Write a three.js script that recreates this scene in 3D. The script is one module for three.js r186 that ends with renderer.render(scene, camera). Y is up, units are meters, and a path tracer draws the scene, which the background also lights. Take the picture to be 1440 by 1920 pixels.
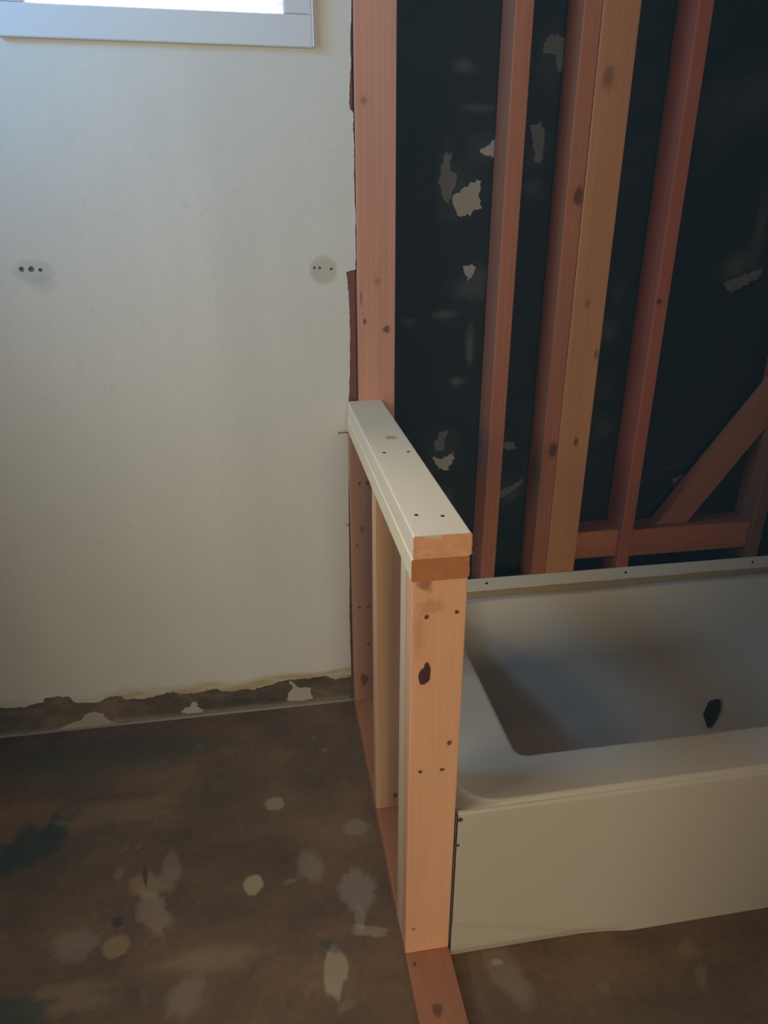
import * as THREE from 'three';
import { RectAreaLightUniformsLib } from 'three/addons/lights/RectAreaLightUniformsLib.js';
import { mergeGeometries } from 'three/addons/utils/BufferGeometryUtils.js';

// ------------------------------------------------------------------ camera, sky, lights, exposure
const scene = new THREE.Scene();
const camera = new THREE.PerspectiveCamera(72.94, 1440 / 1920, 0.02, 60);
camera.rotation.order = 'YXZ';
camera.position.set(-0.1939, 1.3813, 0.9044);
camera.rotation.set(-0.4008, -0.1653, 0);
scene.add(camera);

scene.background = new THREE.Color(1.0, 1.2, 1.45);           // an even overcast sky
scene.backgroundIntensity = 1.0;
scene.fog = new THREE.FogExp2(new THREE.Color(0.42, 0.78, 1.0), 0.026);   // blue haze added to stand in for lens glare at the window

RectAreaLightUniformsLib.init();
function daylight(name, color, intensity, w, h, at, to) {       // area light at one opening
  const l = new THREE.RectAreaLight(new THREE.Color(...color), intensity, w, h);
  l.name = name; l.position.set(...at); l.lookAt(...to); scene.add(l); return l;
}
daylight('window_daylight', [1.0, 0.95, 0.87], 21, 0.5, 0.58, [-0.367, 2.06, -0.985], [-0.367, 2.06, 2]);        // the small window in view
daylight('side_sky_daylight', [0.13, 0.49, 1.0], 27, 0.5, 0.4, [-1.40, 2.14, -0.3], [2, 2.14, -0.3]);          // blue fill light at an unseen high opening added in the left wall
daylight('added_side_warm_fill', [1.0, 0.84, 0.6], 11, 0.5, 0.4, [-1.40, 1.5, 0.3], [2, 1.5, 0.3]);         // warm fill light at a second, lower opening, also added
daylight('added_hall_fill', [1.0, 0.88, 0.63], 15.5, 1.0, 1.3, [-0.1, 1.45, 4.27], [-0.1, 1.45, -2]);                 // warm fill from behind, through an added doorway and unseen next room

const renderer = new THREE.WebGLRenderer({ antialias: true });
renderer.toneMapping = THREE.LinearToneMapping;
renderer.toneMappingExposure = 1.0;
renderer.shadowMap.enabled = true;

// ------------------------------------------------------------------ helpers
function rng(seed) { let s = seed >>> 0; return () => { s = (s + 0x6d2b79f5) >>> 0; let t = Math.imul(s ^ (s >>> 15), 1 | s); t = (t + Math.imul(t ^ (t >>> 7), 61 | t)) ^ t; return ((t ^ (t >>> 14)) >>> 0) / 4294967296; }; }
const hash = (x, y, s) => { let h = Math.imul(x, 374761393) + Math.imul(y, 668265263) + Math.imul(s, 2147483647 ^ 0x51ed27); h = Math.imul(h ^ (h >>> 13), 1274126177); return ((h ^ (h >>> 16)) >>> 0) / 4294967296; };
function vnoise(x, y, s) {
  const ix = Math.floor(x), iy = Math.floor(y); let fx = x - ix, fy = y - iy; fx = fx * fx * (3 - 2 * fx); fy = fy * fy * (3 - 2 * fy);
  const a = hash(ix, iy, s), b = hash(ix + 1, iy, s), c = hash(ix, iy + 1, s), d = hash(ix + 1, iy + 1, s);
  return a + (b - a) * fx + (c - a) * fy + (a - b - c + d) * fx * fy;
}
const fbm = (x, y, s, o = 4) => { let v = 0, a = 0.5, n = 0; for (let i = 0; i < o; i++) { v += a * vnoise(x, y, s + i * 17); n += a; x *= 2.03; y *= 2.03; a *= 0.5; } return v / n; };
const sstep = (a, b, x) => { const t = Math.min(1, Math.max(0, (x - a) / (b - a))); return t * t * (3 - 2 * t); };
const used = {};
function numbered(n) { const k = used[n] = (used[n] ?? -1) + 1; return k ? n + '_' + String(k).padStart(3, '0') : n; }
function tag(o, label, category, group) { o.userData = { label, category }; if (group) o.userData.group = group; return o; }
function thing(name, label, category, group, at = [0, 0, 0]) { const g = new THREE.Group(); g.name = numbered(name); g.position.set(...at); scene.add(g); return tag(g, label, category, group); }
function part(name, geo, mat, parent, at) {
  const m = new THREE.Mesh(geo, mat); m.name = parent === scene ? numbered(name) : name; m.castShadow = m.receiveShadow = true;
  if (at) m.position.set(...at);
  parent.add(m); return m;
}
function structure(o) { o.userData.kind = 'structure'; return o; }
// a texture filled pixel by pixel: f(u metres, v metres) -> [r, g, b] sRGB 0..255
function pixelCanvas(W, H, ppm, f) {
  const w = Math.round(W * ppm), h = Math.round(H * ppm), c = document.createElement('canvas'); c.width = w; c.height = h;
  const g = c.getContext('2d'), im = g.createImageData(w, h);
  for (let y = 0, i = 0; y < h; y++) for (let x = 0; x < w; x++, i += 4) { const p = f((x + 0.5) / ppm, (h - y - 0.5) / ppm); im.data[i] = p[0]; im.data[i + 1] = p[1]; im.data[i + 2] = p[2]; im.data[i + 3] = 255; }
  g.putImageData(im, 0, 0); return c;
}
function tex(c, srgb = true) { const t = new THREE.CanvasTexture(c); if (srgb) t.colorSpace = THREE.SRGBColorSpace; t.wrapS = t.wrapT = THREE.ClampToEdgeWrapping; t.magFilter = THREE.LinearFilter; return t; }
// an irregular blob outline round (0, 0)
function blob(rx, ry, seed, n = 22, rough = 0.3) {
  const pts = []; for (let i = 0; i < n; i++) { const a = i / n * Math.PI * 2, r = 1 + rough * 2 * (fbm(Math.cos(a) * 1.6 + 5, Math.sin(a) * 1.6 + 5, seed, 3) - 0.5); pts.push([Math.cos(a) * rx * r, Math.sin(a) * ry * r]); }
  return pts;
}
const shapeOf = (pts) => { const s = new THREE.Shape(); pts.forEach(([x, y], i) => (i ? s.lineTo(x, y) : s.moveTo(x, y))); s.closePath(); return s; };

// ------------------------------------------------------------------ sawn timber
// A board is w wide (axis a) and d deep (axis b), L long; its texture is the unrolled surface: face +b, side +a, face -b, side -a, then the end grain.
function woodMaterial({ w, d, L, seed, light, dark, knots = [], ppm = 900, warp = 1, rough = 0.72, end }) {
  const W = 2 * w + 2 * d + 0.01 + w; ppm = Math.min(ppm, 2040 / L);
  const start = { front: 0, right: w, back: w + d, left: 2 * w + d };
  const ks = knots.map((k) => ({ ...k, u: start[k.face ?? 'front'] + k.a }));
  const bumps = new Float32Array(Math.round(W * ppm) * Math.round(L * ppm)); let bi = 0;
  const e = end ?? [(light[0] * 0.8 + dark[0] * 0.2), (light[1] * 0.74 + dark[1] * 0.2), (light[2] * 0.68 + dark[2] * 0.2)];
  const c = pixelCanvas(W, L, ppm, (u, v) => {
    if (u > 2 * w + 2 * d + 0.005) {                                   // end grain: arcs of growth rings
      const a = u - (2 * w + 2 * d + 0.01), r = Math.hypot(a - w * 0.35, v + 0.05), ring = 0.5 + 0.5 * Math.sin(r * 1500 + 3 * fbm(a * 60, v * 60, seed, 2));
      const t = 0.94 + 0.025 * ring + 0.12 * (fbm(a * 90, v * 160, seed + 3, 3) - 0.5); bumps[bi++] = 0.5 + 0.12 * ring; return [e[0] * t, e[1] * t, e[2] * t];
    }
    let x = u, knot = 0, hole = 0, halo = 0;
    for (const k of ks) {
      const dx = (u - k.u) / k.rx, dy = (v - k.l) / k.ry, wob = 1 + (k.hole ? 0.3 : k.rag ? 0.9 : 0.7) * (fbm(u * 160 + k.l * 91, v * 110, seed + 31, 3) - 0.5) * 2, r2 = (dx * dx + dy * dy) * wob;
      if (r2 < 25) { x += (k.push ?? 0.8) * k.rx * dx * Math.exp(-r2 * 0.35); halo = Math.max(halo, Math.exp(-r2 * 0.5) * (k.halo ?? 0.5)); if (k.hole) hole = Math.max(hole, sstep(1.15, 0.75, r2)); else knot = Math.max(knot, sstep(1.7, 0.15, r2) * (k.dark ?? 0.8)); }
    }
    const wv = fbm(v * 1.3, u * 6, seed + 9, 3) - 0.5;
    const g = Math.abs(Math.sin((x + 0.012 * warp * wv) * 210 + 4.5 * fbm(x * 22, v * 1.1, seed + 1, 2)));
    const fine = fbm(x * 900, v * 7, seed + 2, 3), broad = fbm(x * 14, v * 1.4, seed + 4, 3);
    let t = 0.12 * Math.pow(g, 2) + 0.2 * fine + 0.85 * (broad - 0.26); t = Math.min(1, Math.max(0, t * 0.85 + halo * 0.45));
    let p = [0, 1, 2].map((i) => light[i] + (dark[i] - light[i]) * t);
    const kd = [dark[0] * 0.52, dark[1] * 0.42, dark[2] * 0.34];
    p = p.map((q, i) => q + (kd[i] - q) * knot);
    p = p.map((q, i) => q + ([84, 34, 22][i] - q) * hole);
    bumps[bi++] = 0.75 - 0.12 * t - 0.3 * knot - 0.75 * hole;
    return p;
  });
  const b = document.createElement('canvas'); b.width = c.width; b.height = c.height; const g = b.getContext('2d'), im = g.createImageData(b.width, b.height);
  for (let i = 0; i < bumps.length; i++) { const q = 255 * Math.max(0, bumps[i]); im.data[i * 4] = im.data[i * 4 + 1] = im.data[i * 4 + 2] = q; im.data[i * 4 + 3] = 255; }
  g.putImageData(im, 0, 0);
  const m = new THREE.MeshStandardMaterial({ map: tex(c), bumpMap: tex(b, false), bumpScale: 0.0022, roughness: rough });
  m.userData = { W, L, w, d }; return m;
}
// from lo to hi (three corners each); len: axis along the board, face: axis that the wide face looks along
function boardGeometry(lo, hi, len, face, r = 0.0028) {
  const A = 3 - len - face, w = hi[A] - lo[A], d = hi[face] - lo[face], L = hi[len] - lo[len], prof = [];
  for (const [ca, cb, q] of [[w - r, d - r, 0], [r, d - r, 1], [r, r, 2], [w - r, r, 3]]) for (let i = 0; i <= 3; i++) { const an = (q + i / 3) * Math.PI / 2; prof.push([ca + r * Math.cos(an), cb + r * Math.sin(an), Math.cos(an), Math.sin(an)]); }
  const W = 2 * w + 2 * d + 0.01 + w, pos = [], nor = [], uv = [];
  const put = (a, b, l, na, nb, nl, u, v) => { const p = [0, 0, 0], n = [0, 0, 0]; p[A] = lo[A] + a; p[face] = lo[face] + b; p[len] = lo[len] + l; n[A] = na; n[face] = nb; n[len] = nl; pos.push(...p); nor.push(...n); uv.push(u / W, v / L); };
  const unroll = (a, b, na, nb) => (Math.abs(nb) >= Math.abs(na) ? (nb > 0 ? a : w + d + (w - a)) : na > 0 ? w + (d - b) : 2 * w + d + b);
  const tri = (vs) => {                                                // wound so that it faces outwards
    const P = vs.map((q) => { const p = [0, 0, 0]; p[A] = q[0]; p[face] = q[1]; p[len] = q[2]; return new THREE.Vector3(...p); });
    const N = new THREE.Vector3().crossVectors(P[1].clone().sub(P[0]), P[2].clone().sub(P[0])), m = [0, 0, 0]; m[A] = vs[0][3] + vs[1][3] + vs[2][3]; m[face] = vs[0][4] + vs[1][4] + vs[2][4]; m[len] = vs[0][5] + vs[1][5] + vs[2][5];
    if (N.dot(new THREE.Vector3(...m)) < 0) vs = [vs[0], vs[2], vs[1]];
    for (const q of vs) put(...q);
  };
  const n = prof.length;
  for (let i = 0; i < n; i++) {
    const p = prof[i], q = prof[(i + 1) % n], mn = [p[2] + q[2], p[3] + q[3]], dom = unroll.bind(null);
    const up = dom(p[0], p[1], mn[0], mn[1]), uq = dom(q[0], q[1], mn[0], mn[1]);
    const v = [[p[0], p[1], 0, p[2], p[3], 0, up, 0], [q[0], q[1], 0, q[2], q[3], 0, uq, 0], [q[0], q[1], L, q[2], q[3], 0, uq, L], [p[0], p[1], L, p[2], p[3], 0, up, L]];
    tri([v[0], v[1], v[2]]); tri([v[0], v[2], v[3]]);
  }
  const U0 = 2 * w + 2 * d + 0.01;
  for (const [l, nl] of [[0, -1], [L, 1]]) for (let i = 1; i < n - 1; i++) tri([prof[0], prof[i], prof[i + 1]].map((p) => [p[0], p[1], l, 0, 0, nl, U0 + p[0], Math.min(p[1], L)]));
  const g = new THREE.BufferGeometry();
  g.setAttribute('position', new THREE.Float32BufferAttribute(pos, 3)); g.setAttribute('normal', new THREE.Float32BufferAttribute(nor, 3)); g.setAttribute('uv', new THREE.Float32BufferAttribute(uv, 2));
  return g;
}
function board(name, lo, hi, len, face, look, parent) {
  const A = 3 - len - face, c = lo.map((q, i) => (i === len ? lo[i] : (lo[i] + hi[i]) / 2)), top = parent === scene;
  const m = woodMaterial({ w: hi[A] - lo[A], d: hi[face] - lo[face], L: hi[len] - lo[len], ...look });
  const g = boardGeometry(lo, hi, len, face); g.translate(-c[0], -c[1], -c[2]);
  return part(name, g, m, parent, c);
}
const FRESH = { light: [226, 188, 150], dark: [192, 140, 98] };
const OLD = { light: [188, 114, 78], dark: [132, 68, 42], ppm: 700 };

const nailMat = new THREE.MeshStandardMaterial({ color: 0x3a322c, roughness: 0.55, metalness: 0.7 });
const rustNail = new THREE.MeshStandardMaterial({ color: 0x4a2c1a, roughness: 0.9, metalness: 0.2 });
function nailHead(r = 0.0035) { return new THREE.LatheGeometry([[0, 0.0014], [r * 0.7, 0.0013], [r, 0.0006], [r, -0.001], [r * 0.45, -0.0016], [r * 0.4, -0.012], [0, -0.013]].map(([x, y]) => new THREE.Vector2(x, y)), 14); }

// ------------------------------------------------------------------ floor, walls, ceiling
const X0 = -1.32, X1 = 1.72, Z0 = -0.934, Z1 = 4.2, H = 2.44, YP = 0.951;
{
  const W = X1 - X0, D = 2.4 - Z0 + 0.1, ppm = 590, c = pixelCanvas(W, D, ppm, (u, v) => {
    const n = fbm(u * 3.2, v * 3.2, 5, 5), m = fbm(u * 11, v * 11, 8, 4), f = fbm(u * 90, v * 90, 12, 2), s = fbm(u * 5 + 9, v * 19, 77, 3);
    const t = 0.72 + 0.34 * (n - 0.5) + 0.2 * (m - 0.5) + 0.1 * (f - 0.5) + 0.16 * (s - 0.5);
    const green = sstep(0.5, 0.75, fbm(u * 2.3 + 3, v * 2.3, 41, 3));
    return [162 * t - 12 * green, 118 * t - 3 * green, 74 * t - 1 * green];
  });
  const g = c.getContext('2d');
  const rough2 = (pts, sd) => pts.map(([a, b], i) => { const t = i / pts.length * Math.PI * 2, f = 1 + 0.42 * (fbm(Math.cos(t) * 6 + 9, Math.sin(t) * 6 + 9, sd * 3 + 1, 3) - 0.5); return [a * f, b * f]; });
  const spot = (x, z, rx, rz, col, alpha, seed, rough = 0.35, soft = 0.5, turn = 0) => {
    g.save(); g.translate((x - X0) * ppm, (z - (Z0 - 0.05)) * ppm); g.rotate(turn);
    for (let k = 0; k < 5; k++) { const s = 1 + soft * (0.55 - k * 0.22); g.globalAlpha = alpha * 0.29; g.fillStyle = `rgb(${col})`; g.beginPath(); rough2(blob(rx * ppm * s, rz * ppm * s, seed, 64, rough), seed + k).forEach(([px, py], i) => (i ? g.lineTo(px, py) : g.moveTo(px, py))); g.closePath(); g.fill(); }
    g.restore();
  };
  const pale = '206,188,150', grey = '170,158,140', dk = '62,66,56', tan = '184,156,104';
  spot(-0.302, -0.236, 0.021, 0.026, pale, 0.75, 3, 0.25, 0.15); spot(-0.249, -0.465, 0.023, 0.021, pale, 0.5, 4, 0.3, 0.3);
  spot(-0.053, -0.357, 0.03, 0.024, grey, 0.4, 5, 0.2, 0.3); spot(-0.174, -0.271, 0.026, 0.036, grey, 0.4, 6, 0.5, 0.5);
  spot(-0.07, -0.185, 0.042, 0.045, grey, 0.5, 7, 0.6, 0.35); spot(-0.075, -0.12, 0.01, 0.025, grey, 0.5, 71, 0.4, 0.2);
  spot(-0.138, -0.015, 0.022, 0.046, pale, 0.62, 8, 0.5, 0.15, 0.1); spot(-0.06, -0.085, 0.035, 0.012, pale, 0.4, 9, 0.6, 0.3, 0.3);
  spot(-0.54, -0.275, 0.035, 0.022, tan, 0.4, 10, 0.5, 0.4, 0.4); spot(-0.515, -0.21, 0.03, 0.055, pale, 0.32, 11, 0.6, 0.4, -0.3); spot(-0.49, -0.31, 0.02, 0.05, grey, 0.35, 111, 0.5, 0.4);
  spot(-0.579, -0.138, 0.024, 0.024, tan, 0.55, 12, 0.3, 0.25); spot(-0.66, -0.15, 0.05, 0.03, grey, 0.34, 13, 0.5, 0.5);
  spot(-0.835, -0.427, 0.07, 0.05, '30,44,40', 0.62, 14, 0.7, 0.4, -0.5); spot(-0.78, -0.47, 0.03, 0.04, '40,48,42', 0.5, 15, 0.7, 0.4); spot(-0.9, -0.38, 0.05, 0.03, '44,52,44', 0.4, 16, 0.7, 0.4);
  spot(-0.43, -0.011, 0.03, 0.035, grey, 0.32, 17, 0.5, 0.5); spot(-0.39, -0.08, 0.08, 0.025, tan, 0.25, 18, 0.5, 0.6); spot(-0.664, -0.05, 0.08, 0.03, tan, 0.28, 19, 0.6, 0.6);
  spot(-0.587, -0.195, 0.012, 0.012, '54,42,30', 0.7, 20, 0.5, 0.2); spot(-0.545, -0.3, 0.005, 0.03, '54,42,30', 0.6, 21, 0.3, 0.2, -0.2);
  spot(0.195, 0.05, 0.028, 0.06, grey, 0.3, 22, 0.4, 0.4, -0.35); spot(0.185, 0.022, 0.012, 0.006, pale, 0.5, 23, 0.4, 0.2);
  spot(-0.758, -0.03, 0.06, 0.03, '52,56,44', 0.6, 24, 0.6, 0.5); spot(-0.62, -0.5, 0.12, 0.04, tan, 0.22, 25, 0.6, 0.6); spot(-0.72, -0.72, 0.3, 0.07, '60,62,48', 0.32, 26, 0.5, 0.6);
  const r = rng(99);
  for (let i = 0; i < 150; i++) spot(-1.5 + 3 * r(), -0.8 + 2 * r(), 0.006 + 0.03 * r() * r(), 0.005 + 0.022 * r() * r(), [pale, grey, tan, dk, grey][i % 5], 0.1 + 0.2 * r(), 200 + i, 0.6, 0.6, r() * 3);
  const b = new THREE.BoxGeometry(W + 0.3, 0.12, Z1 - Z0 + 0.4), uv = b.attributes.uv, p = b.attributes.position; const cx = (X0 + X1) / 2, cz = (Z0 + Z1) / 2;
  for (let i = 0; i < p.count; i++) uv.setXY(i, (p.getX(i) + cx - X0) / W, 1 - (p.getZ(i) + cz - (Z0 - 0.05)) / D);
  structure(part('floor', b, new THREE.MeshStandardMaterial({ map: tex(c), roughness: 0.78 }), scene, [cx, -0.06, cz]));
}
const plaster = new THREE.MeshStandardMaterial({ color: new THREE.Color(0.34, 0.28, 0.22), roughness: 0.95 }), bareBoard = new THREE.MeshStandardMaterial({ color: new THREE.Color(0.2, 0.15, 0.11), roughness: 0.95 });
structure(part('ceiling', new THREE.BoxGeometry(X1 - X0 + 0.3, 0.12, Z1 - Z0 + 0.4), bareBoard, scene, [(X0 + X1) / 2, H + 0.06, (Z0 + Z1) / 2]));
{
  const s = shapeOf([[-(Z1 + 0.1), 0], [-(Z0 - 0.1), 0], [-(Z0 - 0.1), H], [-(Z1 + 0.1), H]]), h = new THREE.Path(); h.moveTo(0.02, 1.92); h.lineTo(0.58, 1.92); h.lineTo(0.58, 2.36); h.lineTo(0.02, 2.36); s.holes.push(h);
  const h2 = new THREE.Path(); h2.moveTo(-0.58, 1.28); h2.lineTo(-0.02, 1.28); h2.lineTo(-0.02, 1.72); h2.lineTo(-0.58, 1.72); s.holes.push(h2);  // both openings added, out of view, to let the side fill lights in
  const g = new THREE.ExtrudeGeometry(s, { depth: 0.12, bevelEnabled: false }); g.rotateY(Math.PI / 2); structure(part('wall_left', g, plaster, scene, [X0 - 0.12, 0, 0]));
}
structure(part('wall_right', new THREE.BoxGeometry(0.12, H, Z1 - Z0 + 0.3), new THREE.MeshStandardMaterial({ color: 0x3a2c22, roughness: 0.9 }), scene, [X1 + 0.06, H / 2, (Z0 + Z1) / 2]));
{
  const s = shapeOf([[X0, 0], [-0.5, 0], [-0.5, 2.03], [0.4, 2.03], [0.4, 0], [X1, 0], [X1, H], [X0, H]]);
  structure(part('wall_front', new THREE.ExtrudeGeometry(s, { depth: 0.1, bevelEnabled: false }), plaster, scene, [0, 0, 1.9]));  // doorway added to pass the fill from behind and soften its sides
  const r = shapeOf([[X0, 0], [X1, 0], [X1, H], [X0, H]]), h = new THREE.Path(); h.moveTo(-0.6, 0.8); h.lineTo(0.4, 0.8); h.lineTo(0.4, 2.1); h.lineTo(-0.6, 2.1); h.closePath(); r.holes.push(h);
  structure(part('wall_far', new THREE.ExtrudeGeometry(r, { depth: 0.1, bevelEnabled: false }), plaster, scene, [0, 0, Z1]));  // next room end, its window added for the fill light
}
// the back wall: felt over sheathing, drywall on its left half, a strip of bare brown board along the floor
const WX0 = -0.620, WX1 = -0.116, WY0 = 1.770, WY1 = 2.35;
const wallBack = new THREE.Group(); wallBack.name = 'wall_back'; wallBack.position.set(0, 0, -0.832); scene.add(wallBack); structure(wallBack);
const windowHole = (m = 0) => { const h = new THREE.Path(); h.moveTo(WX0 - m, WY0 - m); h.lineTo(WX1 + m, WY0 - m); h.lineTo(WX1 + m, WY1 + m); h.lineTo(WX0 - m, WY1 + m); h.closePath(); return h; };
{
  const W = 1.75, c = pixelCanvas(W, H, 560, (u, v) => {
    const n = fbm(u * 4, v * 3, 61, 4), f = fbm(u * 130, v * 50, 63, 2), sm = fbm(u * 2 + 3, v * 9, 67, 4), d = fbm(u * 9, v * 9, 69, 4), dust = 0.5 * sstep(0.55, 0.75, sm) + 0.75 * sstep(0.6, 0.85, d);
    const k = 0.7 + 0.6 * n + 0.25 * (f - 0.5); return [11 * k + 16 * dust, 12 * k + 15 * dust, 12 * k + 11 * dust];
  });
  const g = c.getContext('2d'), at = (x, y) => [x * 560, (H - y) * 560];
  const smear = (x, y, rx, ry, col, al, seed, turn = 0) => { const [px, py] = at(x, y); g.save(); g.translate(px, py); g.rotate(turn); for (let k = 0; k < 6; k++) { const s = 1.35 - k * 0.2; g.globalAlpha = al * 0.3; g.fillStyle = `rgb(${col})`; g.beginPath(); blob(rx * 560 * s, ry * 560 * s, seed + k, 44, 0.75).forEach(([a, b], i) => (i ? g.lineTo(a, b) : g.moveTo(a, b))); g.closePath(); g.fill(); } g.restore(); };
  for (const a of [[0.27, 1.147, 0.035, 0.012, '96,96,94', 0.55, 1], [0.314, 0.968, 0.022, 0.012, '110,104,98', 0.6, 2], [0.348, 1.06, 0.012, 0.055, '112,108,102', 0.5, 3], [0.34, 1.21, 0.05, 0.03, '84,84,84', 0.45, 4],
    [0.302, 1.71, 0.025, 0.014, '98,98,96', 0.5, 5], [0.345, 1.625, 0.045, 0.008, '92,92,92', 0.45, 6], [0.743, 1.094, 0.03, 0.03, '94,80,58', 0.5, 7], [0.764, 0.818, 0.03, 0.03, '88,76,56', 0.5, 8], [0.73, 0.93, 0.035, 0.03, '80,72,54', 0.4, 9],
    [1.05, 1.66, 0.11, 0.06, '74,66,52', 0.55, 10, -0.5], [0.97, 1.6, 0.05, 0.1, '58,54,44', 0.45, 11], [1.1, 1.26, 0.05, 0.03, '104,88,52', 0.6, 12, -0.4], [1.15, 1.36, 0.02, 0.09, '96,80,50', 0.6, 13], [0.47, 0.63, 0.04, 0.02, '78,78,70', 0.5, 14, -0.4],
    [0.30, 0.62, 0.02, 0.03, '72,72,64', 0.5, 15], [0.5, 0.61, 0.03, 0.012, '110,100,84', 0.4, 16, -0.7], [1.0, 0.68, 0.06, 0.006, '60,58,50', 0.6, 17], [0.49, 1.45, 0.03, 0.02, '72,76,78', 0.5, 18], [0.18, 1.13, 0.02, 0.012, '74,82,82', 0.5, 19], [0.76, 1.2, 0.02, 0.04, '62,60,48', 0.5, 20],
    [0.30, 1.44, 0.05, 0.06, '62,64,64', 0.5, 31], [0.265, 1.5, 0.02, 0.05, '70,72,72', 0.5, 32], [0.37, 1.54, 0.05, 0.03, '66,66,64', 0.45, 33], [0.52, 1.74, 0.04, 0.05, '66,66,62', 0.5, 34], [0.5, 1.55, 0.03, 0.06, '58,58,56', 0.5, 35], [0.36, 1.24, 0.04, 0.035, '64,64,66', 0.5, 36], [0.285, 0.77, 0.05, 0.05, '58,58,56', 0.5, 37], [0.5, 0.65, 0.06, 0.03, '58,58,52', 0.5, 38], [0.42, 0.6, 0.06, 0.08, '34,38,36', 0.4, 39], [0.2, 1.75, 0.05, 0.06, '40,46,48', 0.3, 40]]) smear(...a);
  const t = tex(c); t.repeat.set(1 / W, 1 / H);
  const s = shapeOf([[X0, 0], [X1, 0], [X1, H], [X0, H]]); s.holes.push(windowHole(0.012));
  const felt = part('felt_paper', new THREE.ExtrudeGeometry(s, { depth: 0.05, bevelEnabled: false }), new THREE.MeshStandardMaterial({ map: t, roughness: 0.85 }), wallBack, [0, 0, -0.152]);
  felt.userData.label = 'black building felt marked with torn scraps';
  // torn paper and plaster still stuck to the felt
  const scrap = new THREE.MeshStandardMaterial({ color: new THREE.Color(0.31, 0.28, 0.25), roughness: 0.95 }), thin = new THREE.MeshStandardMaterial({ color: new THREE.Color(0.12, 0.115, 0.105), roughness: 0.95 });
  const scraps = [
    [0.318, 1.418, scrap, [[-0.032, 0.008], [-0.012, 0.028], [0.02, 0.046], [0.038, 0.05], [0.034, 0.012], [0.042, -0.012], [0.02, -0.022], [0.002, -0.032], [-0.018, -0.03]]],
    [0.272, 1.462, thin, [[-0.022, 0.01], [-0.012, 0.06], [0.006, 0.066], [0.004, 0.03], [0.022, 0.012], [0.01, -0.02], [0.004, -0.045], [-0.016, -0.024]]],
    [0.377, 1.538, scrap, [[-0.026, -0.006], [-0.008, 0.008], [0.01, 0.022], [0.02, 0.024], [0.022, -0.004], [0.008, -0.018], [-0.004, -0.014]]],
    [0.520, 1.758, thin, [[-0.03, -0.014], [-0.022, 0.012], [0.004, 0.02], [0.026, 0.012], [0.024, -0.014], [0.03, -0.05], [0.014, -0.054], [0.006, -0.02]]],
    [0.494, 1.555, thin, [[-0.02, 0.036], [0.006, 0.044], [0.018, 0.01], [0.012, -0.05], [-0.004, -0.044], [-0.008, 0.0]]],
    [0.335, 1.258, scrap, [[-0.014, 0.012], [0.01, 0.016], [0.016, 0.002], [0.008, -0.014], [0.0, -0.026], [-0.008, -0.006]]],
    [0.286, 0.752, scrap, [[-0.032, 0.0], [-0.01, -0.006], [0.012, 0.002], [0.03, 0.012], [0.026, -0.02], [0.008, -0.042], [-0.012, -0.034]]],
    [0.280, 0.79, thin, [[-0.022, 0.006], [-0.01, 0.036], [0.016, 0.04], [0.004, 0.014], [0.006, -0.012], [-0.014, -0.022]]],
    [0.495, 0.648, thin, [[-0.05, -0.02], [-0.02, -0.004], [0.006, 0.004], [0.034, 0.024], [0.03, 0.004], [0.004, -0.014], [-0.024, -0.032]]],
    [0.474, 0.772, thin, [[-0.024, 0.004], [-0.004, 0.016], [0.02, 0.012], [0.024, -0.006], [-0.004, -0.008]]],
    [1.035, 0.622, thin, [[-0.02, 0.022], [0.014, 0.028], [0.022, 0.012], [0.008, -0.022], [-0.002, -0.032]]],
    [1.120, 1.215, thin, [[-0.05, 0.0], [-0.02, 0.014], [0.03, 0.03], [0.06, 0.04], [0.05, 0.012], [0.01, -0.006], [-0.024, -0.024]]],
  ];
  for (const [x, y, m, pts] of scraps) {
    const fine = []; pts.forEach((p, i) => { const q = pts[(i + 1) % pts.length]; for (let k = 0; k < 4; k++) { const f = k / 4, j = k ? 0.0085 : 0.003; fine.push([p[0] + (q[0] - p[0]) * f + j * (hash(i, k, 3 + pts.length) - 0.5), p[1] + (q[1] - p[1]) * f + j * (hash(k, i, 7 + pts.length) - 0.5)]); } });
    const geo = new THREE.ExtrudeGeometry(shapeOf(fine), { depth: 0.0015, bevelEnabled: true, bevelThickness: 0.0008, bevelSize: 0.0008, bevelSegments: 1 });
    const gp = geo.attributes.position; for (let i = 0; i < gp.count; i++) gp.setZ(i, gp.getZ(i) + 0.0016 * fbm(gp.getX(i) * 70 + 9, gp.getY(i) * 70 + 9, 13, 2));
    geo.computeVertexNormals(); part('paper_scrap', geo, m, wallBack, [x, y, -0.1016]);
  }
}
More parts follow.
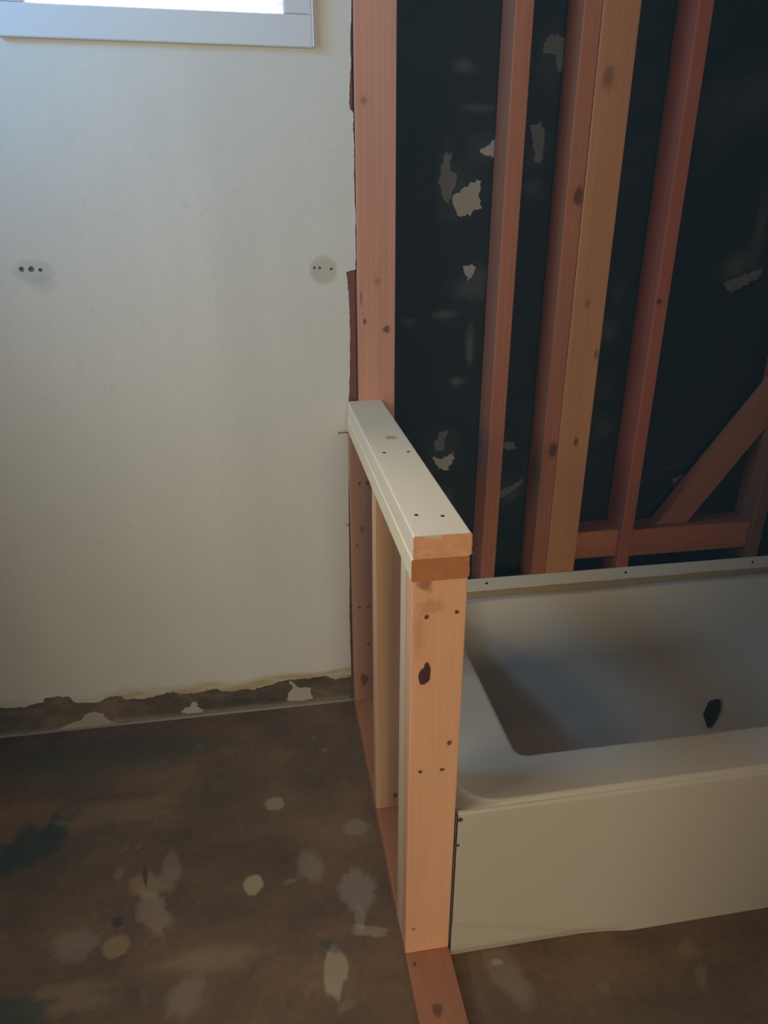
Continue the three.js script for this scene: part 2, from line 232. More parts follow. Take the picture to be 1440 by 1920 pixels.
{
  // drywall with the torn right edge, the notch above the half wall, screw holes and the jagged lower edge of its paint and paper
  const W = 1.75, P = 620, c = pixelCanvas(W, H, P, (u, v) => {
    const n = fbm(u * 3, v * 2.2, 31, 4), f = fbm(u * 160, v * 160, 33, 2), st = fbm(u * 9, v * 0.8, 35, 3);
    let t = 1 + 0.05 * (n - 0.5) + 0.03 * (f - 0.5) + 0.04 * (st - 0.5);
    let p = [222 * t, 217 * t, 206 * t];
    const x = u - 1.7, e = 0.131 + 0.03 * (fbm(x * 6 + 5, 1, 91, 3) - 0.5) + 0.012 * sstep(-0.62, -0.66, x) * sstep(-0.7, -0.66, x), yel = sstep(e + 0.01, e - 0.012, v) * (0.35 + 0.65 * sstep(0.35, 0.6, fbm(x * 7, v * 30, 93, 3))) * (x > -0.72 ? 1 : 0.3);
    p = p.map((q, i) => q + ([178, 156, 104][i] - q) * 0.85 * yel);
    const sp = 0.25 * sstep(0.78, 0.9, fbm(u * 60, v * 60, 95, 2)) * sstep(0.62, 0.75, fbm(u * 5, v * 5, 97, 3)); return p.map((q) => q * (1 - 0.12 * sp));
  });
  const g = c.getContext('2d'), rub = (x, y, rx, ry, col, al) => { const px = (x + 1.7) * P, py = (H - y) * P; g.save(); g.translate(px, py); g.scale(rx * P, ry * P); const gr = g.createRadialGradient(0, 0, 0.5, 0, 0, 1); gr.addColorStop(0, `rgba(${col},${al})`); gr.addColorStop(0.6, `rgba(${col},${al * 0.8})`); gr.addColorStop(1, `rgba(${col},0)`); g.fillStyle = gr; g.beginPath(); g.arc(0, 0, 1, 0, 7); g.fill(); g.restore(); };
  rub(-0.05, 1.268, 0.036, 0.036, '176,160,138', 0.5); rub(-0.695, 1.272, 0.05, 0.028, '168,168,162', 0.32); rub(-0.68, 1.248, 0.032, 0.024, '172,170,162', 0.26);
  const t = tex(c); t.repeat.set(1 / W, 1 / H); t.offset.set(1.7 / W, 0);
  const lower = [[X0, 0.118], [-1.2, 0.125], [-1.1, 0.112], [-1.04, 0.118], [-0.985, 0.11], [-0.937, 0.106], [-0.92, 0.112], [-0.885, 0.116], [-0.88, 0.13], [-0.85, 0.132], [-0.812, 0.127], [-0.806, 0.112], [-0.795, 0.103], [-0.74, 0.097], [-0.728, 0.104], [-0.71, 0.112], [-0.688, 0.115], [-0.672, 0.11], [-0.668, 0.101], [-0.62, 0.094], [-0.585, 0.096], [-0.55, 0.106], [-0.53, 0.109], [-0.515, 0.1], [-0.49, 0.095], [-0.455, 0.098], [-0.43, 0.104], [-0.405, 0.103], [-0.392, 0.094], [-0.36, 0.089], [-0.33, 0.092], [-0.3, 0.086], [-0.285, 0.092], [-0.25, 0.098], [-0.225, 0.107], [-0.19, 0.111], [-0.14, 0.108], [-0.1, 0.11], [-0.075, 0.108], [-0.055, 0.094], [-0.02, 0.096], [-0.005, 0.1]];
  const rag = []; lower.forEach((p, i) => { rag.push(p); const q = lower[i + 1]; if (q) for (let k = 1; k < 4; k++) rag.push([p[0] + (q[0] - p[0]) * k / 4, p[1] + (q[1] - p[1]) * k / 4 + 0.006 * (hash(i, k, 5) - 0.5)]); });
  const edge = [[-0.006, 0.3], [-0.004, 0.41], [0.0, 0.735], [0.003, 0.8], [0.004, 0.95], [0.009, 1.021], [0.011, 1.12], [0.010, 1.2], [0.007, 1.245], [0.004, 1.263], [0.016, 1.267], [0.027, 1.269], [0.0285, 1.3], [0.0285, 1.4], [0.0275, 1.5], [0.028, 1.54], [0.0265, 1.56], [0.028, 1.595], [0.019, 1.605], [0.020, 1.64], [0.0235, 1.69], [0.0245, 1.75], [0.0285, 1.81], [0.0285, H]];
  const jag = []; edge.forEach((p, i) => { jag.push(p); const q = edge[i + 1]; if (q) for (let k = 1; k < 8; k++) jag.push([p[0] + (q[0] - p[0]) * k / 8 + 0.0022 * (hash(i, k, 15) - 0.6), p[1] + (q[1] - p[1]) * k / 8]); });
  const s = shapeOf([...rag, ...jag, [X0, H]]); s.holes.push(windowHole(0));
  for (const [x, y, r] of [[-0.72, 1.277, 0.0058], [-0.7, 1.277, 0.0062], [-0.681, 1.2755, 0.0042], [-0.071, 1.274, 0.0032], [-0.058, 1.2735, 0.0034], [-0.031, 1.271, 0.0034]]) { const h = new THREE.Path(); blob(r, r, Math.round(x * -1000), 14, 0.3).forEach(([a, b], i) => (i ? h.lineTo(x + a, y + b) : h.moveTo(x + a, y + b))); h.closePath(); s.holes.push(h); }
  const dm = new THREE.MeshStandardMaterial({ map: t, roughness: 0.82 });
  part('drywall_sheet', new THREE.ExtrudeGeometry(s, { depth: 0.0127, bevelEnabled: false }), dm, wallBack, [0, 0, -0.0127]);
  const plugMat = new THREE.MeshStandardMaterial({ color: 0x77756e, roughness: 0.8 });
  for (const [x, y, r] of [[-0.72, 1.277, 0.0054], [-0.7, 1.277, 0.0058], [-0.681, 1.2755, 0.0039], [-0.071, 1.274, 0.003], [-0.058, 1.2735, 0.0031], [-0.031, 1.271, 0.0031]]) { const g = new THREE.LatheGeometry([[0, -0.004], [r * 0.35, -0.004], [r * 0.5, 0], [r * 0.97, 0], [r * 0.97, -0.006]].map((p) => new THREE.Vector2(...p)), 12); g.rotateX(Math.PI / 2); part('wall_plug', g, plugMat, wallBack, [x, y, -0.0022]); }
  const c2 = pixelCanvas(W, 0.16, 700, (u, v) => { const n = fbm(u * 9, v * 26, 51, 4), m = fbm(u * 40, v * 60, 53, 3), z = fbm(u * 3, v * 5, 54, 2), k = 0.72 + 0.45 * (n - 0.5) + 0.3 * (m - 0.5) + 0.3 * (z - 0.5), w = sstep(0.03, 0.012, v + 0.016 * (fbm(u * 12, 2, 57, 3) - 0.5)) * 0.5; return [142 * k + (176 - 142 * k) * w, 116 * k + (160 - 116 * k) * w, 86 * k + (136 - 86 * k) * w]; });
  const t2 = tex(c2); t2.repeat.set(1 / W, 1 / 0.16); t2.offset.set(1.7 / W, 0);
  part('base_strip', new THREE.ExtrudeGeometry(shapeOf([[X0, 0], [-0.008, 0], [-0.008, 0.15], [X0, 0.15]]), { depth: 0.0025, bevelEnabled: false }), new THREE.MeshStandardMaterial({ map: t2, roughness: 0.9 }), wallBack, [0, 0, -0.0155]);
  // patches of plaster left on the strip
  const pm = new THREE.MeshStandardMaterial({ color: new THREE.Color(0.5, 0.46, 0.38), roughness: 0.95 });
  const patches = [[[-0.885, 0.004], [-0.84, 0.02], [-0.8, 0.03], [-0.785, 0.05], [-0.758, 0.058], [-0.735, 0.05], [-0.73, 0.03], [-0.715, 0.014], [-0.7, 0.006], [-0.745, 0.002], [-0.8, -0.0]], [[-0.515, 0.022], [-0.505, 0.036], [-0.49, 0.04], [-0.478, 0.058], [-0.468, 0.054], [-0.468, 0.036], [-0.45, 0.024], [-0.47, 0.016], [-0.5, 0.016]],
    [[-0.2, 0.026], [-0.198, 0.05], [-0.182, 0.068], [-0.192, 0.096], [-0.186, 0.098], [-0.168, 0.07], [-0.15, 0.068], [-0.13, 0.066], [-0.13, 0.045], [-0.122, 0.024], [-0.16, 0.02]]];
  for (const [i, pts] of patches.entries()) { const x = pts.reduce((a, p) => a + p[0], 0) / pts.length, f = []; pts.forEach((p, k) => { const q = pts[(k + 1) % pts.length]; for (let j = 0; j < 4; j++) f.push([p[0] - x + (q[0] - p[0]) * j / 4 + (j ? 0.006 * (hash(k, j, i) - 0.5) : 0), Math.max(0.001, p[1] + (q[1] - p[1]) * j / 4 + (j ? 0.006 * (hash(j, k, i) - 0.5) : 0))]); }); part('plaster_patch', new THREE.ExtrudeGeometry(shapeOf(f), { depth: 0.0018, bevelEnabled: true, bevelThickness: 0.0006, bevelSize: 0.0008, bevelSegments: 1 }), pm, wallBack, [x, 0, -0.0128]); }
  const cb = []; for (let i = 0; i <= 120; i++) cb.push([X0 + (1.69) * i / 120, 0.006 + 0.005 * fbm(i * 0.4, 3, 19, 3)]);
  part('caulk_bead', new THREE.ExtrudeGeometry(shapeOf([[X0, 0.0005], ...cb.slice().sort((a, b) => a[0] - b[0]), [-0.01, 0.0005]].reverse()), { depth: 0.003, bevelEnabled: false }), new THREE.MeshStandardMaterial({ color: new THREE.Color(0.36, 0.31, 0.24), roughness: 0.9 }), wallBack, [0, 0, -0.0128]);
}

// ------------------------------------------------------------------ window high in the drywall
{
  const w = new THREE.Group(); w.name = 'window_1'; w.position.set((WX0 + WX1) / 2, WY0, -0.832); scene.add(w); structure(w);
  const ox = (WX0 + WX1) / 2, casing = new THREE.MeshStandardMaterial({ color: new THREE.Color(0.72, 0.73, 0.74), roughness: 0.5 }), vinyl = new THREE.MeshPhysicalMaterial({ color: new THREE.Color(0.9, 0.91, 0.93), roughness: 0.95, transmission: 0.55, thickness: 0 });  // frame made translucent so it looks bright, standing in for bloom
  const bar = (x0, x1, y0, y1, z0, z1, m, name, r = 0.003) => { const s = shapeOf([[x0 + r, y0 + r], [x1 - r, y0 + r], [x1 - r, y1 - r], [x0 + r, y1 - r]]); const g = new THREE.ExtrudeGeometry(s, { depth: z1 - z0 - 2 * r, bevelEnabled: true, bevelThickness: r, bevelSize: r, bevelSegments: 2 }); g.translate(-ox, -WY0, z0 + r + 0.0); return part(name, g, m, w); };
  const CW = 0.058;
  bar(WX0 - CW, WX1 + CW, WY0 - CW, WY0, 0.0005, 0.012, casing, 'casing'); bar(WX0 - CW, WX1 + CW, WY1, WY1 + CW, 0.0005, 0.012, casing, 'casing');
  bar(WX0 - CW, WX0, WY0 + 0.0003, WY1 - 0.0003, 0.0005, 0.012, casing, 'casing'); bar(WX1, WX1 + CW, WY0 + 0.0003, WY1 - 0.0003, 0.0005, 0.012, casing, 'casing');
  const e = 0.0008, FW = 0.021, a = WX0 + e, b = WX1 - e, c = WY0 + e, d = WY1 - e;
  bar(a, b, c, c + FW, -0.03, 0.004, vinyl, 'frame'); bar(a, b, d - FW, d, -0.03, 0.004, vinyl, 'frame'); bar(a, a + FW, c + FW, d - FW, -0.03, 0.004, vinyl, 'frame'); bar(b - FW, b, c + FW, d - FW, -0.03, 0.004, vinyl, 'frame');
  bar(WX1 + CW + 0.0002, WX1 + CW + 0.0032, WY0 - CW + 0.002, WY1 + CW - 0.002, 0.0005, 0.0135, new THREE.MeshStandardMaterial({ color: new THREE.Color(0.92, 0.93, 0.94), roughness: 0.3 }), 'casing_edge_highlight', 0.001);  // pale strip added as the bright line of light on the casing edge
  part('glass_pane', new THREE.PlaneGeometry(b - a - 2 * FW, d - c - 2 * FW), new THREE.MeshPhysicalMaterial({ color: 0xffffff, transmission: 1, roughness: 0.02, thickness: 0, ior: 1.5 }), w, [0, (c + d) / 2 - WY0, -0.012]);
}

// ------------------------------------------------------------------ studs of the open wall
const G = 'timbers of the open stud wall', zf = -0.829, zb = -0.926;
const stud = (name, lo, hi, len, face, look, label, category = 'stud') => tag(board(name, lo, hi, len, face, look, scene), label, category, G);
stud('wall_stud', [-0.045, 0, -0.93], [0.0285, H, -0.849], 1, 2, { ...OLD, light: [150, 100, 84], dark: [112, 66, 52], seed: 11 }, 'dark set-back stud just showing as a thin strip beside the notched drywall edge');
stud('wall_stud', [0.030, 0, zb], [0.1235, H, zf], 1, 2, { light: [222, 160, 130], dark: [172, 112, 84], seed: 21, ppm: 800, knots: [{ a: 0.018, l: 1.148, rx: 0.0035, ry: 0.006, dark: 0.8 }, { a: 0.072, l: 1.128, rx: 0.008, ry: 0.009, dark: 0.7 }, { a: 0.009, l: 1.205, rx: 0.002, ry: 0.015, dark: 0.5 }, { a: 0.05, l: 1.24, rx: 0.006, ry: 0.008, dark: 0.2 }, { a: 0.02, l: 1.62, rx: 0.008, ry: 0.008, dark: 0.25 }] }, 'wide pinkish stud against the torn drywall edge, rising behind the half wall');
stud('wall_stud', [0.384, 0, zb], [0.4265, H, zf], 1, 2, { ...OLD, seed: 31, light: [182, 112, 78] }, 'thin reddish stud between two felt bays, first right of the wide pinkish stud');
stud('wall_stud', [0.541, 0, zb], [0.5845, H, zf - 0.001], 1, 2, { ...OLD, seed: 41, light: [184, 112, 74], knots: [{ a: 0.03, l: 1.43, rx: 0.012, ry: 0.02, dark: 0.7 }, { a: 0.03, l: 0.79, rx: 0.012, ry: 0.02, dark: 0.7 }] }, 'narrow redder half of the widest timber pair, on its left');
stud('wall_stud', [0.5852, 0, zb], [0.6745, H, zf], 1, 2, { light: [206, 140, 90], dark: [162, 100, 58], ppm: 700, seed: 43, knots: [{ a: 0.03, l: 1.68, rx: 0.014, ry: 0.02, dark: 0.35 }, { a: 0.05, l: 0.81, rx: 0.008, ry: 0.011, dark: 0.6 }, { a: 0.04, l: 1.18, rx: 0.008, ry: 0.01, dark: 0.3 }, { a: 0.08, l: 1.05, rx: 0.006, ry: 0.014, dark: 0.4 }] }, 'broad orange-brown face of the widest timber pair, left end of the low blocking');
stud('wall_stud', [0.8115, 0, zb], [0.8495, H, zf], 1, 2, { ...OLD, light: [176, 92, 60], dark: [128, 58, 38], seed: 51, knots: [{ a: 0.012, l: 1.18, rx: 0.006, ry: 0.008, dark: 0.8 }] }, 'thin dark-red stud crossing in front of the low blocking');
stud('wall_stud', [1.247, 0, zb], [1.286, H, zf], 1, 2, { ...OLD, light: [130, 80, 54], dark: [90, 50, 34], seed: 61 }, 'dark stud at the right edge where the slanted brace ends');
stud('blocking', [0.6755, 0.434, zb], [0.8108, 0.522, zf - 0.016], 0, 2, { ...OLD, light: [186, 108, 66], dark: [138, 74, 42], seed: 71 }, 'short horizontal blocking between the broad stud and thin dark-red stud', 'blocking');
stud('blocking', [0.8502, 0.430, zb], [1.2462, 0.518, zf - 0.016], 0, 2, { ...OLD, light: [180, 100, 60], dark: [130, 68, 40], seed: 73 }, 'long horizontal blocking below the slanted brace', 'blocking');
{
  // the slanted brace let in between the studs, its ends cut to the blocking and to the dark stud
  const a = new THREE.Vector2(0.945, 0.5195), dir = new THREE.Vector2(0.247, 0.36).normalize(), n = new THREE.Vector2(dir.y, -dir.x), wd = 0.083, L = 0.66;
  // outline in the wall plane: lower edge cut level on the blocking, right edge cut plumb at the stud
  const left = (t) => [a.x + dir.x * t, a.y + dir.y * t], right = (t) => [a.x + dir.x * t + n.x * wd, a.y + dir.y * t + n.y * wd], tR = wd * -n.y / dir.y, xS = 1.2455;
  const pts = [left(0), right(tR), right((xS - a.x - n.x * wd) / dir.x), left((xS - a.x) / dir.x)], s = shapeOf(pts.map(([x, y]) => [x - a.x, y - a.y]));
  const g = new THREE.ExtrudeGeometry(s, { depth: 0.036, bevelEnabled: true, bevelThickness: 0.002, bevelSize: -0.0, bevelSegments: 2 });
  const m = woodMaterial({ w: 0.085, d: 0.04, L: 0.6, seed: 81, light: [170, 100, 68], dark: [116, 64, 42], ppm: 700 }), uv = g.attributes.uv, p = g.attributes.position, W = 2 * 0.085 + 2 * 0.04 + 0.01 + 0.085;
  for (let i = 0; i < p.count; i++) { const q = new THREE.Vector2(p.getX(i), p.getY(i)); uv.setXY(i, Math.min(0.2, Math.max(0, q.dot(n))) / W, q.dot(dir) / 0.6); }
  tag(part('brace', g, m, scene, [a.x, a.y, -0.905]), 'slanted brown brace board rising from blocking to the dark stud', 'brace', G);
}

// ------------------------------------------------------------------ the new half wall
{
  const t = thing('half_wall', 'new pale timber half wall frame with double top plate beside the bathtub', 'frame', null, [0.0445, 0, -0.4]);
  const o = t.position, bd = (name, lo, hi, len, face, look) => { const m = board(name, lo, hi, len, face, { ppm: 1300, ...FRESH, ...look }, t); m.position.sub(o); return m; };
  const w = 0.089, B = -0.8285;
  bd('bottom_plate', [0, 0.0004, B], [w, 0.038, 0.66], 2, 1, { seed: 102, light: [196, 126, 80], dark: [150, 90, 54], ppm: 1000, knots: [{ a: 0.038, l: 0.943, rx: 0.009, ry: 0.012, dark: 0.5 }, { a: 0.014, l: 0.853, rx: 0.003, ry: 0.004, dark: 0.6 }] });
  bd('top_plate', [0.0005, YP - 0.038, B], [w + 0.0005, YP, 0.002], 2, 1, { seed: 104, light: [255, 234, 198], dark: [246, 212, 168], end: [252, 178, 130], knots: [{ a: 0.055, l: 0.332, rx: 0.012, ry: 0.014, dark: 0.4, halo: 0.3 }] });
  bd('lower_top_plate', [-0.0015, YP - 0.0765, B], [w - 0.0015, YP - 0.0385, 0.001], 2, 1, { seed: 106, light: [255, 234, 190], dark: [244, 208, 158], end: [206, 126, 68] });
  const top = YP - 0.077, post = { seed: 108, light: [252, 192, 148], dark: [228, 154, 108], warp: 1.6, knots: [{ a: 0.021, l: 0.83, rx: 0.011, ry: 0.011, dark: 0.5 }, { a: 0.024, l: 0.772, rx: 0.0032, ry: 0.0042, dark: 0.9 }, { a: 0.073, l: 0.777, rx: 0.0034, ry: 0.003, dark: 0.85 }, { a: 0.0222, l: 0.6605, rx: 0.0088, ry: 0.0165, hole: 1, push: 1.2, halo: 0.5 }, { a: 0.0272, l: 0.667, rx: 0.006, ry: 0.02, hole: 1, push: 0.5, halo: 0.5 }, { a: 0.07, l: 0.518, rx: 0.0036, ry: 0.005, dark: 0.95, rag: 1 }, { a: 0.02, l: 0.462, rx: 0.0035, ry: 0.0038, dark: 0.8 }, { a: 0.06, l: 0.461, rx: 0.004, ry: 0.0038, dark: 0.8 }, { a: 0.016, l: 0.067, rx: 0.004, ry: 0.003, dark: 0.5 }, { a: 0.03, l: 0.79, rx: 0.02, ry: 0.012, dark: 0.13, rag: 1 }, { a: 0.012, l: 0.745, rx: 0.008, ry: 0.035, dark: 0.1, rag: 1 }] };
  bd('stud', [0, 0.0385, -0.0415], [w - 0.001, top, 0], 1, 2, post);
  bd('stud', [-0.0005, 0.0385, -0.089], [w - 0.002, top, -0.0452], 1, 2, { seed: 110, light: [242, 212, 174], dark: [220, 180, 136] });
  bd('stud', [0, 0.0385, -0.412], [w, top, -0.371], 1, 2, { seed: 112, light: [240, 194, 150], dark: [212, 154, 108], knots: [{ a: 0.047, l: 0.035, rx: 0.004, ry: 0.006, dark: 0.9 }] });
  bd('stud', [0, 0.0385, B], [w, top, -0.791], 1, 2, { seed: 114, light: [206, 150, 112], dark: [166, 108, 74], knots: [{ a: 0.024, l: 0.7, rx: 0.003, ry: 0.004, dark: 0.8 }, { a: 0.045, l: 0.7, rx: 0.003, ry: 0.005, dark: 0.8 }, { a: 0.019, l: 0.324, rx: 0.003, ry: 0.003, dark: 0.9 }, { a: 0.044, l: 0.324, rx: 0.003, ry: 0.003, dark: 0.9 }, { a: 0.03, l: 0.075, rx: 0.011, ry: 0.018, dark: 0.55 }, { a: 0.043, l: 0.2, rx: 0.004, ry: 0.005, dark: 0.5 }, { a: 0.03, l: 0.57, rx: 0.006, ry: 0.01, dark: 0.3 }, { a: 0.015, l: 0.52, rx: 0.003, ry: 0.004, dark: 0.6 }] });
  const nail = (x, y, z, ax, m = nailMat, r = 0.0032) => { const k = part('nail', nailHead(r), m, t, [x - o.x, y - o.y, z - o.z]); if (ax === 'z') k.rotation.x = Math.PI / 2; if (ax === '-x') k.rotation.z = Math.PI / 2; return k; };
  nail(0.023, YP, -0.395, 'y'); nail(0.072, YP, -0.394, 'y'); nail(0.021, YP, -0.076, 'y'); nail(0.061, YP, -0.066, 'y');
  for (const [x, y] of [[0.024, 0.81], [0.0715, 0.814], [0.02, 0.5], [0.058, 0.499]]) nail(x, y, -0.0006, 'z', rustNail, 0.0023);
  // shanks left by the drywall, standing out of the rear stud's side
  for (const [y, z, len, drop] of [[0.873, -0.812, 0.026, 0.0], [0.615, -0.81, 0.010, 0.002], [0.36, -0.812, 0.008, 0.001], [0.3, -0.811, 0.007, -0.001], [0.24, -0.811, 0.009, 0.003]]) {
    const g = new THREE.TubeGeometry(new THREE.CatmullRomCurve3([new THREE.Vector3(0.006, 0, 0), new THREE.Vector3(-len * 0.4, 0, 0), new THREE.Vector3(-len, -drop, 0.002)]), 8, 0.0011, 6), h = new THREE.CylinderGeometry(0.0026, 0.0026, 0.0012, 10); h.rotateZ(Math.PI / 2); h.translate(-len, -drop, 0.002);
    part('nail', mergeGeometries([g, h]), nailMat, t, [0 - o.x, y - o.y, z - o.z]);
  }
  // ragged saw fibres on the right corner of the plate ends
  const burr = (y0, y1, n, seed) => { const pts = [[-0.003, y1], [-0.003, y0]]; for (let i = 0; i <= n; i++) { const y = y0 + (y1 - y0) * i / n; pts.push([0.0006, y]); if (i < n) pts.push([0.0012 + 0.002 * hash(i, 3, seed), y + (y1 - y0) / n * 0.45]); } return new THREE.ExtrudeGeometry(shapeOf(pts), { depth: 0.004, bevelEnabled: false }); };
  const bm = new THREE.MeshStandardMaterial({ color: new THREE.Color(0.6, 0.32, 0.18), roughness: 0.9 });
  part('saw_burr', burr(0, 0.034, 9, 5), bm, t, [0.0895 - o.x, YP - 0.036, -0.0025 - o.z]); part('saw_burr', burr(0, 0.034, 7, 9), bm, t, [0.0872 - o.x, YP - 0.0745, -0.0035 - o.z]);
  const chip = shapeOf([[0, 0.002], [0.006, -0.001], [0.012, -0.0025], [0.019, -0.0035], [0.026, -0.004], [0.0295, -0.0032], [0.03, 0.0], [0.03, 0.002]]);
  part('splinter', new THREE.ExtrudeGeometry(chip, { depth: 0.0022, bevelEnabled: false }), new THREE.MeshStandardMaterial({ color: new THREE.Color(0.76, 0.6, 0.44), roughness: 0.9 }), t, [0.015 - o.x, YP - 0.0018, 0.0008 - o.z]);
}

// ------------------------------------------------------------------ bathtub
{
  const t = thing('bathtub', 'cream built-in bathtub with plain apron, set against the open stud wall', 'bathtub', null, [0.85, 0, -0.41]), o = t.position;
  const enamel = new THREE.MeshPhysicalMaterial({ color: new THREE.Color(0.65, 0.56, 0.435), roughness: 0.42, clearcoat: 0.25, clearcoatRoughness: 0.35 });
  const TX0 = 0.0905, TX1 = 1.612, TZ1 = 0.004, TZ0 = -0.826, TY = 0.405;
  // a rounded rectangle as 4 sides of n points; corner radii: front-left, front-right, back-right, back-left
  function loop(x0, x1, z0, z1, r, n = 14, yf) {
    const pts = [], arc = (cx, cz, rad, a0) => { for (let i = 0; i <= 8; i++) { const a = a0 + i / 8 * Math.PI / 2; pts.push([cx + rad * Math.cos(a), cz + rad * Math.sin(a)]); } };
    const seg = (p, q) => { for (let i = 1; i < n; i++) pts.push([p[0] + (q[0] - p[0]) * i / n, p[1] + (q[1] - p[1]) * i / n]); };
    arc(x1 - r[1], z1 - r[1], r[1], 0); let a = pts.at(-1); seg([x1 - r[1], z1], [x0 + r[0], z1]); arc(x0 + r[0], z1 - r[0], r[0], Math.PI / 2); seg([x0, z1 - r[0]], [x0, z0 + r[3]]);
    arc(x0 + r[3], z0 + r[3], r[3], Math.PI); seg([x0 + r[3], z0], [x1 - r[2], z0]); arc(x1 - r[2], z0 + r[2], r[2], Math.PI * 1.5); seg([x1, z0 + r[2]], [x1, z1 - r[1]]);
    return pts.map(([x, z]) => [x, yf(x, z), z]);
  }
  function loft(loops, cap) {
    const pos = [], idx = [], n = loops[0].length;
    for (const l of loops) for (const p of l) pos.push(p[0] - o.x, p[1] - o.y, p[2] - o.z);
    for (let k = 0; k < loops.length - 1; k++) for (let i = 0; i < n; i++) { const j = (i + 1) % n, a = k * n + i, b = k * n + j, c = (k + 1) * n + i, d = (k + 1) * n + j; idx.push(a, b, c, b, d, c); }
    if (cap) { const l = loops.at(-1), m = [0, 1, 2].map((q) => l.reduce((s, p) => s + p[q], 0) / n), ci = pos.length / 3; pos.push(m[0] - o.x, m[1] - o.y, m[2] - o.z); const b = (loops.length - 1) * n; for (let i = 0; i < n; i++) idx.push(b + i, b + (i + 1) % n, ci); }
    const g = new THREE.BufferGeometry(); g.setAttribute('position', new THREE.Float32BufferAttribute(pos, 3)); g.setIndex(idx); g.computeVertexNormals();
    if (g.attributes.normal.getY(0) < 0 && !cap) { for (let i = 0; i < idx.length; i += 3) [idx[i + 1], idx[i + 2]] = [idx[i + 2], idx[i + 1]]; g.setIndex(idx); g.computeVertexNormals(); }
    return g;
  }
  const sag = (z) => 0.060 * sstep(-0.50, -0.79, z), y = (h) => (x, z) => h - sag(z);
  // the deck: a lower outer ledge, and a plateau with a rounded front left corner
  const e = 0.0005, deck = [
    loop(TX0, TX1, TZ0, TZ1 - 0.004, [0.006, 0.006, 0.01, 0.01], 14, y(TY - 0.011)),
    loop(TX0 + 0.002, TX1 - 0.002, TZ0 + 0.002, TZ1 - 0.006, [0.008, 0.008, 0.01, 0.01], 14, y(TY - 0.009)),
    loop(TX0 + 0.007, TX1 - 0.03, TZ0 + 0.006, TZ1 - 0.0065, [0.072, 0.06, 0.02, 0.02], 14, y(TY - 0.0075)),
    loop(TX0 + 0.012, TX1 - 0.034, TZ0 + 0.008, TZ1 - 0.010, [0.072, 0.06, 0.02, 0.02], 14, y(TY - 0.001)),
    loop(TX0 + 0.016, TX1 - 0.04, TZ0 + 0.009, TZ1 - 0.014, [0.072, 0.06, 0.02, 0.02], 14, y(TY)),
    loop(0.233, 1.49, -0.800, -0.102, [0.03, 0.07, 0.14, 0.17], 14, y(TY)),
    loop(0.238, 1.483, -0.797, -0.107, [0.026, 0.07, 0.14, 0.165], 14, y(TY - 0.001)),
    loop(0.242, 1.477, -0.794, -0.110, [0.024, 0.07, 0.14, 0.16], 14, y(TY - 0.004))];
  part('tub_deck', loft(deck), enamel, t);
  const wall = []; for (let i = 0; i <= 14; i++) {
    const s = i / 14, d = 1 - Math.pow(1 - s, 1.0), yy = TY - 0.004 - 0.335 * Math.pow(d, 0.95), q = s;
    const curve = 0.06 * sstep(0.6, 1, s), bk = 0.10 * q + 0.085 * Math.pow(q, 3) ;
    wall.push(loop(0.242 + 0.045 * q + curve, 1.477 - 0.10 * q - curve, -0.794 + bk + curve * 0.6, -0.110 - 0.02 * q - curve, [0.024 + 0.07 * q, 0.07 + 0.05 * q, 0.14 - 0.02 * q, 0.16 - 0.03 * q], 14, (x, z) => yy - sag(z) * (1 - s)));
  }
  part('basin', loft(wall, true), enamel, t);
  // the apron: a shallow relief with its foot drawn in below an arch
  {
    const nx = 130, ny = 50, pos = [], idx = [], zOf = (x, yy) => { const arch = 0.105 * Math.pow(Math.max(0, 1 - (x - TX0) / 0.387), 1.1), below = sstep(0.005, -0.005, yy - arch) * sstep(0.48, 0.44, x); return TZ1 - 0.0022 * below - 0.009 * sstep(0.03, 0, yy) * sstep(0.50, 0.36, x); };
    for (let j = 0; j <= ny + 6; j++) for (let i = 0; i <= nx; i++) {
      const x = TX0 + 0.0015 + (TX1 - TX0 - 0.003) * i / nx; let yy, z;
      if (j <= ny) { yy = (0.001 + 0.011 * sstep(TX0 + 0.16, TX0 + 0.09, x) * 0) + (TY - 0.018) * j / ny; z = zOf(x, yy); } else { const a = (j - ny) / 6 * Math.PI / 2; yy = TY - 0.017 + 0.0085 * Math.sin(a); z = TZ1 - 0.007 + 0.007 * Math.cos(a); }
      pos.push(x - o.x, yy, z - o.z);
    }
    for (let j = 0; j < ny + 6; j++) for (let i = 0; i < nx; i++) { const a = j * (nx + 1) + i; idx.push(a, a + 1, a + nx + 1, a + 1, a + nx + 2, a + nx + 1); }
    // a back face, so that the apron is a sheet with thickness
    const front = new THREE.BufferGeometry(); front.setAttribute('position', new THREE.Float32BufferAttribute(pos, 3)); front.setIndex(idx); front.computeVertexNormals();
    const back = new THREE.BoxGeometry(TX1 - TX0 - 0.004, TY - 0.02, 0.006); back.translate((TX0 + TX1) / 2 - o.x, (TY - 0.02) / 2 + 0.001, -0.014 - o.z); back.deleteAttribute('uv');
    part('apron', mergeGeometries([front, back]), enamel, t);
  }
  const side = new THREE.ExtrudeGeometry(shapeOf([[0.012, 0.0005], [-TZ0 - 0.004, 0.0005], [-TZ0 - 0.004, 0.333], [0.7, 0.352], [0.5, 0.3925], [0.012, 0.3925]]), { depth: 0.006, bevelEnabled: false }); side.rotateY(Math.PI / 2); side.translate(TX0 + 0.002 - o.x, 0, -o.z);
  part('end_panel', side, enamel, t);
  const chipMat = new THREE.MeshStandardMaterial({ color: 0x4d463c, roughness: 0.9 });
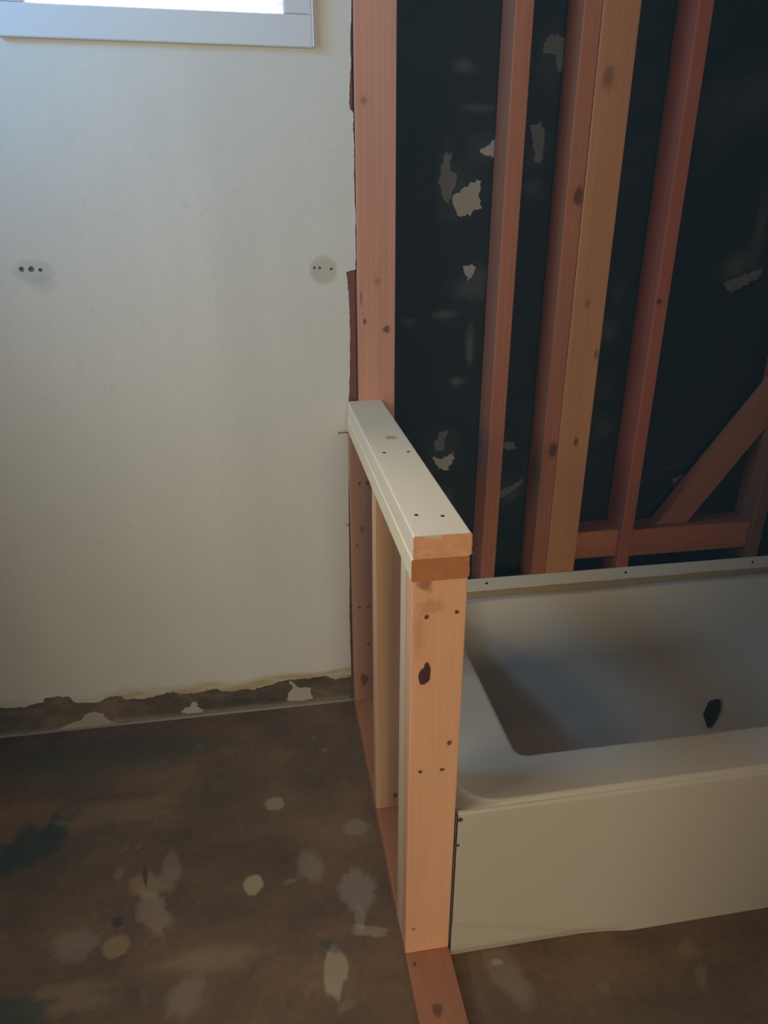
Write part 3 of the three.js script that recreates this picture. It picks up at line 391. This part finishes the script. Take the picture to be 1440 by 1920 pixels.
  for (const [x, yy, r, sd] of [[0.096, 0.381, 0.0048, 3], [0.0945, 0.318, 0.0032, 5], [0.152, 0.083, 0.0028, 8]]) part('enamel_chip', new THREE.ExtrudeGeometry(shapeOf(blob(r, r * 1.2, sd, 16, 0.5)), { depth: 0.0006, bevelEnabled: false }), chipMat, t, [x - o.x, yy, TZ1 - 0.0004 - (yy < 0.1 ? 0.0022 : 0) - o.z]);
  // nailing flange against the studs, with its screws and the tan line of old sealant below
  const fl = shapeOf([[TX0 + 0.01, 0.362], [TX1, 0.362], [TX1, 0.401], [TX0 + 0.01, 0.4045]]), fg = new THREE.ExtrudeGeometry(fl, { depth: 0.003, bevelEnabled: true, bevelThickness: 0.0012, bevelSize: 0.0012, bevelSegments: 2 }); fg.translate(-o.x, 0, -0.8275 - o.z);
  const flange = part('nailing_flange', fg, new THREE.MeshStandardMaterial({ color: new THREE.Color(0.66, 0.6, 0.52), roughness: 0.5 }), t);
  const screw = new THREE.LatheGeometry([[0, 0.001], [0.0032, 0.0009], [0.0042, -0.0002], [0.0042, -0.0016], [0.0018, -0.004], [0, -0.005]].map((p) => new THREE.Vector2(...p)), 12); screw.rotateX(Math.PI / 2);
  for (const [x, yy] of [[0.4015, 0.389], [0.842, 0.3865], [1.27, 0.386]]) part('screw', screw, nailMat, flange, [x - o.x, yy, -0.8228 - o.z]);
  const up = [], lo = []; for (let i = 0; i <= 150; i++) { const x = TX0 + 0.02 + (TX1 - TX0 - 0.03) * i / 150; up.push([x - o.x, 0.3635 + 0.003 * (fbm(i * 0.22, 4, 23, 3) - 0.5)]); lo.push([x - o.x, 0.338]); }
  const bead = new THREE.ExtrudeGeometry(shapeOf([...lo, ...up.reverse()]), { depth: 0.0035, bevelEnabled: true, bevelThickness: 0.0012, bevelSize: 0.0012, bevelSegments: 2 }); bead.translate(0, 0, -0.8235 - o.z);
  part('sealant_bead', bead, new THREE.MeshStandardMaterial({ color: new THREE.Color(0.36, 0.25, 0.13), roughness: 0.85 }), t);
}
{
  // a dark curled scrap on the floor of the tub
  const pts = [[-0.008, 0.05], [0.014, 0.055], [0.024, 0.05], [0.022, 0.01], [0.012, -0.02], [-0.004, -0.05], [-0.014, -0.052], [-0.02, -0.02], [-0.026, 0.0], [-0.02, 0.016]];
  const f = []; pts.forEach((p, k) => { const q = pts[(k + 1) % pts.length]; for (let j = 0; j < 3; j++) f.push([p[0] + (q[0] - p[0]) * j / 3 + 0.002 * (hash(k, j, 77) - 0.5), p[1] + (q[1] - p[1]) * j / 3]); });
  const g = new THREE.ExtrudeGeometry(shapeOf(f), { depth: 0.0015, bevelEnabled: true, bevelThickness: 0.0006, bevelSize: 0.0006, bevelSegments: 1 }), p = g.attributes.position;
  for (let i = 0; i < p.count; i++) { const x = p.getX(i), yy = p.getY(i), z = p.getZ(i); p.setXYZ(i, 1.1 * x + 0.62 * yy, z + 6 * x * x + 1.2 * yy * yy + 0.0016, -yy); }
  g.computeVertexNormals();
  tag(part('leaf_scrap', g, new THREE.MeshStandardMaterial({ color: 0x241509, roughness: 0.9 }), scene, [1.0, 0.0665, -0.525]), 'dark jagged scrap lying on the floor of the bathtub', 'scrap');
}

renderer.render(scene, camera);
